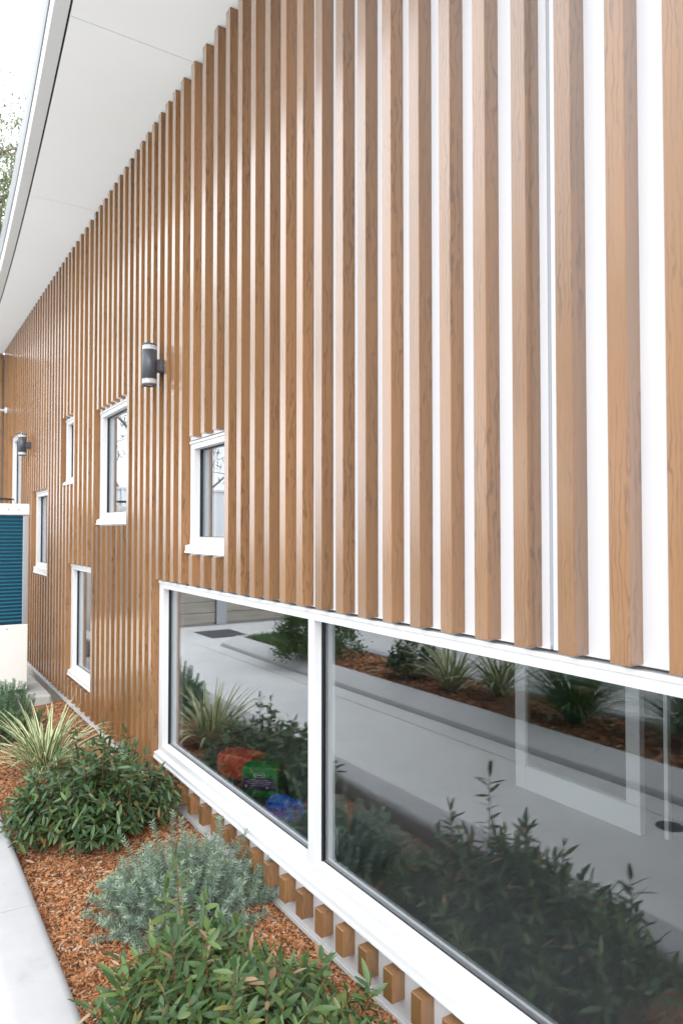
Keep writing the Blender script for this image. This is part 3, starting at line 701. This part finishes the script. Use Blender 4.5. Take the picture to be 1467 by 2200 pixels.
def puff_shrub(name, base, rx, ry, h, n, L, mat, label, seed, cat='shrub'):
    r = np.random.default_rng(seed); root = tag(empty(name, base), label, cat)
    nc = 70; cs = []
    for i in range(nc):
        v = unit(r.normal(0, 1, 3)); v[2] = abs(v[2]) * 1.0; q = r.random() ** .35
        cs.append((v[0] * rx * q, v[1] * ry * q, .06 + v[2] * (h - .06) * q))
    cs = np.array(cs); st = MB()
    for c in cs[:45]: st.tube([(0, 0, 0), (c[0] * .4, c[1] * .4, c[2] * .55), tuple(c)], [.006, .004, .0015], 4)
    st.build('stems', 'stem_brown', root)
    P = cs[r.integers(0, nc, n)] + r.normal(0, .055, (n, 3)); P[:, 2] = np.maximum(P[:, 2], .01)
    D = unit_rows(P / [rx, ry, h] + r.normal(0, .6, (n, 3)) + [0, 0, .4])
    V, F, rr = scatter('oval', P, D, L * r.uniform(.6, 1.2, n), L * .4 * r.uniform(.7, 1.2, n), r.random(n), r.uniform(0, 3, n))
    tag(link('foliage', np_mesh('foliage', V, F, rr), root, mat), kind='stuff'); return root

leafy_shrub('shrub', (-.53, 2.02, -1.70), .46, .66, .42, 250, 19, .074, .0185, 'leaf_coral_pea', 'dark green shrub with long pointed leaves at the bottom of the bed', seed=3, fall=.60,
            talls=[(-.14, .25, .62), (-.12, .02, .48), (-.12, -.17, .47), (-.12, -.46, .46), (-.10, .46, .40), (.02, .40, .36), (-.2, .1, .44), (.10, .30, .30), (.30, .05, .24), (.38, -.12, .22)])
leafy_shrub('shrub', (-.49, 4.08, -1.70), .47, .48, .50, 230, 21, .068, .019, 'leaf_coral_pea_dark', 'bushy dark green shrub between the striped plant and the grey one', seed=5,
            talls=[(.02, -.1, .62), (.1, -.35, .52), (.2, .1, .5), (-.05, .2, .58)])
needle_shrub('shrub', (-.36, 3.04, -1.70), .42, .42, .31, 300, 'leaf_rosemary', 'low silvery grey shrub with needle leaves on the mulch', 11, nl=.024, nw=.0034, sprigs=15, per=6, upright=.55,
             spikes=[(-.05, .28, .31), (.06, .30, .33), (-.20, .22, .29), (.22, .12, .33), (.30, -.02, .30), (.02, .08, .38), (.33, -.2, .24), (-.33, .05, .2), (.16, -.05, .40)])
needle_shrub('shrub', (-.67, 6.35, -1.70), .34, .40, .50, 260, 'leaf_rosemary_green', 'grey green needle leaved shrub in front of the heat pump', 12, nl=.024, nw=.0042, sprigs=14)
strap_plant('flax_plant', (-.56, 5.16, -1.69), 120, .58, .027, 'striped cream and green strap leaved plant behind the dark shrub', 'leaf_variegated', 21)
needle_shrub('shrub', (-.35, 1.05, -1.70), .3, .34, .32, 160, 'leaf_rosemary', 'low grey shrub under the wide window, seen in its glass', 13)

# across the path (seen in the glass)
puff_shrub('shrub', (-3.02, 7.75, -1.63), .52, .62, .66, 9500, .042, 'leaf_small_green', 'rounded olive green shrub hanging over the far kerb in the reflection', 31)
leafy_shrub('shrub', (-3.32, 6.10, -1.63), .32, .30, .58, 60, 18, .07, .028, 'leaf_coral_pea_dark', 'small dark bush on the far bed left of the striped plants', seed=33, single=0, talls=[(.03, .05, .6)])
strap_plant('flax_plant', (-3.22, 5.38, -1.63), 66, .78, .032, 'left one of two striped strap plants across the path', 'leaf_variegated', 22, single=False)
strap_plant('flax_plant', (-3.45, 4.95, -1.63), 66, .78, .032, 'right one of two striped strap plants across the path', 'leaf_variegated', 23, single=False)
strap_plant('grass_clump', (-3.32, 3.95, -1.63), 700, .95, .008, 'green tussock grass across the path, the left clump', 'leaf_grass', 24, single=False, cat='grass')
strap_plant('grass_clump', (-3.55, 3.00, -1.63), 600, .90, .008, 'green tussock grass across the path, the right clump', 'leaf_grass', 25, single=False, cat='grass')
r = np.random.default_rng(44); n = 4200
P = np.stack([r.uniform(-3.72, -2.98, n), r.uniform(8.3, 9.66, n), np.full(n, -1.64)], 1); D = unit_rows(r.normal(0, .5, (n, 3)) + [0, 0, 1.0])
V, F, rr = scatter('gum', P, D, r.uniform(.05, .12, n), np.full(n, .012), r.random(n), r.uniform(0, 3, n))
tag(link('ground_cover', np_mesh('ground_cover', V, F, rr), None, 'leaf_grass'), 'low green ground cover at the far end of the opposite bed', 'ground cover', kind='stuff')

# ------------------------------------------------------------------ trees
def gum_tree(base, h, rx, n, label, seed, spread=.5, leaf=.16, lo=.38):
    r = np.random.default_rng(seed); root = tag(empty('gum_tree', base), label, 'tree'); tr = MB(); lb = MB()
    lean = np.array([r.normal(0, .04), r.normal(0, .04), 1.0]) * h
    pts = [lean * t + np.array([r.normal(0, .06) * (t > 0), r.normal(0, .06) * (t > 0), 0]) for t in np.linspace(0, .8, 7)]
    tr.tube([tuple(p) for p in pts], list(np.linspace(.028 * h * .55, .05, 7)), 10).build('trunk', 'bark', root)
    tips = []
    for i in range(22):
        t = r.uniform(lo, .8); p0 = lean * t; az = r.uniform(0, 6.283); L = rx * r.uniform(.5, 1.0) * (1.15 - .5 * t)
        d = np.array([np.cos(az), np.sin(az), r.uniform(.35, 1.0)]); p1 = p0 + d * L * .5 + r.normal(0, .1, 3); p2 = p0 + d * L + np.array([0, 0, .25 * L])
        lb.tube([tuple(p0), tuple(p1), tuple(p2)], [.05, .03, .012], 6); tips += [p1 * .35 + p2 * .65, p2]
        for k in range(3):
            q = p1 + (p2 - p1) * r.random() + 0; e = q + unit(r.normal(0, 1, 3) + [0, 0, .5]) * L * .4; lb.tube([tuple(q), tuple((q + e) / 2 + r.normal(0, .05, 3)), tuple(e)], [.02, .012, .006], 5); tips.append(e)
    lb.build('limbs', 'bark', root)
    tips = np.array(tips); cl = tips[r.integers(0, len(tips), n // 26 + 1)] + r.normal(0, spread * .55, (n // 26 + 1, 3))
    P = np.repeat(cl, 26, axis=0)[:n] + r.normal(0, spread * .26, (n, 3))
    D = unit_rows(r.normal(0, .55, (n, 3)) + [0, 0, -.75])
    V, F, rr = scatter('gum', P, D, leaf * r.uniform(.6, 1.3, n), leaf * .2 * r.uniform(.7, 1.2, n), r.random(n), r.uniform(0, 3, n))
    tag(link('crown', np_mesh('crown', V, F, rr), root, 'leaf_gum'), kind='stuff'); return root
gum_tree((1.0, 20.0, -1.8), 15.0, 3.2, 17000, 'tall thin gum tree rising behind the far end of the roof', 51, spread=.75, leaf=.17, lo=.42)
gum_tree((-3.6, 17.0, -1.8), 8.5, 3.0, 8000, 'gum tree behind the fence, mirrored in the upper windows', 52, spread=.6, lo=.20)
gum_tree((-7.2, 19.0, -1.8), 10.0, 3.6, 5000, 'broad gum tree further left behind the fence', 53, spread=.6)
gum_tree((-13.0, 12.0, -1.8), 9.0, 3.4, 9000, 'gum tree across the car park', 54, spread=.6)

# ------------------------------------------------------------------ indoors: door and packages behind the wide window
dr = tag(empty('glazed_door', (1.9, 2.74, -1.62)), 'white framed glazed door standing inside, seen through the right pane', 'door')
m = MB(); a, c, H, bw = -.44, .44, 2.05, .085
MB().box(-.02, .025, a, a + bw, 0, H, .003).build('stile', 'door_white', dr); MB().box(-.02, .025, c - bw, c, 0, H, .003).build('stile', 'door_white', dr)
MB().box(-.018, .023, a + bw, c - bw, 0, .15, .003).build('bottom_rail', 'door_white', dr); MB().box(-.018, .023, a + bw, c - bw, H - .1, H, .003).build('top_rail', 'door_white', dr)
MB().box(0, .006, a + bw, c - bw, .15, H - .1).build('pane', 'door_glass', dr)
dj = tag(empty('door_jamb', (1.97, 2.20, -1.62)), 'slim white door jamb beside the open glazed door indoors', 'door jamb'); MB().box(-.015, .015, -.012, .012, 0, 2.15, .003).build('post', 'door_white', dj)

def lump(name, c, sx, sy, sz, mat, label, cat, seed, rz=0.0, amp=.05, box=.10, cuts=14):
    B = bmesh.new(); bmesh.ops.create_cube(B, size=1); bmesh.ops.subdivide_edges(B, edges=B.edges[:], cuts=cuts, use_grid_fill=True)
    r = np.random.default_rng(seed); K = r.normal(0, 1, (9, 3)) * np.array([9, 9, 9]); ph = r.uniform(0, 6.28, 9)
    for v in B.verts:
        p = np.array(v.co); a3 = (np.abs(p) * 2) ** 6; k = 1 - box * (a3[0] * a3[1] + a3[1] * a3[2] + a3[0] * a3[2])
        f = sum((1 - 2 * abs(math.sin(float(K[i] @ p) + ph[i]))) for i in range(9)) / 9.0
        q = p * k * (1 + amp * f); v.co = Vector((q[0] * sx, q[1] * sy, (q[2] + .5) * sz))
    me = bpy.data.meshes.new(name); B.to_mesh(me); B.free(); me.polygons.foreach_set('use_smooth', [False] * len(me.polygons)); root = empty(name, c)
    root.rotation_euler = (0, 0, rz); link('wrapping', me, root, mat); return tag(root, label, cat)
sh = tag(empty('low_bench', (.32, 3.60, -1.62)), 'low dark bench indoors under the window carrying the packages', 'bench')
MB().box(-.13, .24, -.95, .75, .10, .13, .004).build('seat', 'charcoal', sh)
for x, y in ((-.10, -.90), (.20, -.90), (-.10, .70), (.20, .70)): MB().box(x - .02, x + .02, y - .02, y + .02, 0, .10).build('leg', 'charcoal', sh)
ZS = -1.489
lump('package', (.33, 3.93, ZS), .17, .26, .15, 'bag_red', 'crumpled red plastic package inside the left pane', 'package', 1, .5, .09, .06)
pk = lump('package', (.31, 3.60, ZS), .12, .21, .17, 'bag_green', 'green package with purple label inside the left pane', 'package', 2, .85, .02, .04)
MB().box(-.0655, -.0625, -.094, .094, .045, .110).build('label_band', 'bag_purple', pk)
e = MB(); n = 28; ring = lambda rr, x: [(x, .0 + rr * .032 * math.cos(2 * math.pi * i / n), .128 + rr * .015 * math.sin(2 * math.pi * i / n)) for i in range(n)]
e.add(ring(1, -.0665) + ring(.82, -.0665), [(i, n + i, n + (i + 1) % n, (i + 1) % n) for i in range(n)]); e.add([(-.0665, .018, .125), (-.0665, -.018, .125), (-.0665, -.018, .132), (-.0665, .018, .132)], [(0, 1, 2, 3)])
e.build('logo', 'print_white', pk)
e = MB()
for k, wd in enumerate((.08, .10, .09, .07)): e.box(-.0668, -.0658, -wd / 1.4 + .005, wd / 1.4 + .005, .100 - k * .010, .102 - k * .010)
e.box(-.0668, -.0658, .070, .082, .06, .072).box(-.0668, -.0658, -.05, -.038, .055, .067); e.build('print', 'print_white', pk)
lump('plastic_bag', (.26, 3.24, ZS), .12, .22, .10, 'bag_blue', 'blue plastic bag beside the green package indoors', 'bag', 3, .3, .34, .2)
lump('plastic_bag', (.20, 2.72, ZS), .07, .09, .17, 'bag_white', 'small white plastic bag next to the mullion indoors', 'bag', 4, .2, .3, .2)

# ------------------------------------------------------------------ litter: dry gum leaves, twigs, drip pipe
V, F, rr = scatter('lance', np.zeros((1, 3)), np.array([[1.0, 0, 0]]), np.array([.075]), np.array([.016]), np.array([.5]), np.zeros(1)); dl = np_mesh('dry_leaf', V, F, rr); dl.materials.append(M('dry_leaf'))
r = np.random.default_rng(77)
spots = [(-.80, 2.62), (-.72, 2.85), (-.66, 3.62), (-.75, 3.5), (-.6, 2.95), (-.83, 3.9), (-.12, 3.45), (-.22, 3.62), (-.86, 4.7), (-.12, 2.2)]
for x, y in spots:
    o = tag(link('dry_leaf', dl), 'dry curled tan gum leaf lying on the mulch', 'leaf', 'fallen gum leaves on the mulch')
    o.location = (x, y, float(zbed(x, y)) + .012); o.rotation_euler = (r.normal(0, .25), r.normal(0, .2), r.uniform(0, 6.28)); s = r.uniform(.7, 1.35); o.scale = (s, s, s)
tw = MB().tube([(-.66, 3.40, -1.695), (-.70, 3.33, -1.688), (-.73, 3.27, -1.696)], [.004, .004, .003], 6).build('twig', 'twig'); tag(tw, 'short dark twig on bare mulch near the kerb', 'twig')
pp = MB().tube([(-.10, 5.95, -1.675), (-.085, 5.6, -1.672), (-.095, 5.3, -1.678)], .010, 10).build('drip_pipe', 'black_rubber'); tag(pp, 'short black irrigation pipe on the mulch by the wall base', 'pipe')

dc = tag(empty('drain_cover', (-2.28, 2.44, ZP)), 'small round dark drain cover set in the path near the gutter', 'drain cover')
MB().lathe([(0, .004), (.070, .004), (.078, .003), (.080, -.004)], (0, 0, 0), 26).build('lid', 'asphalt', dc)
for i in range(-2, 3): MB().box(-.045, .045, i * .022 - .004, i * .022 + .004, .0045, .0065).build('rib', 'charcoal', dc)
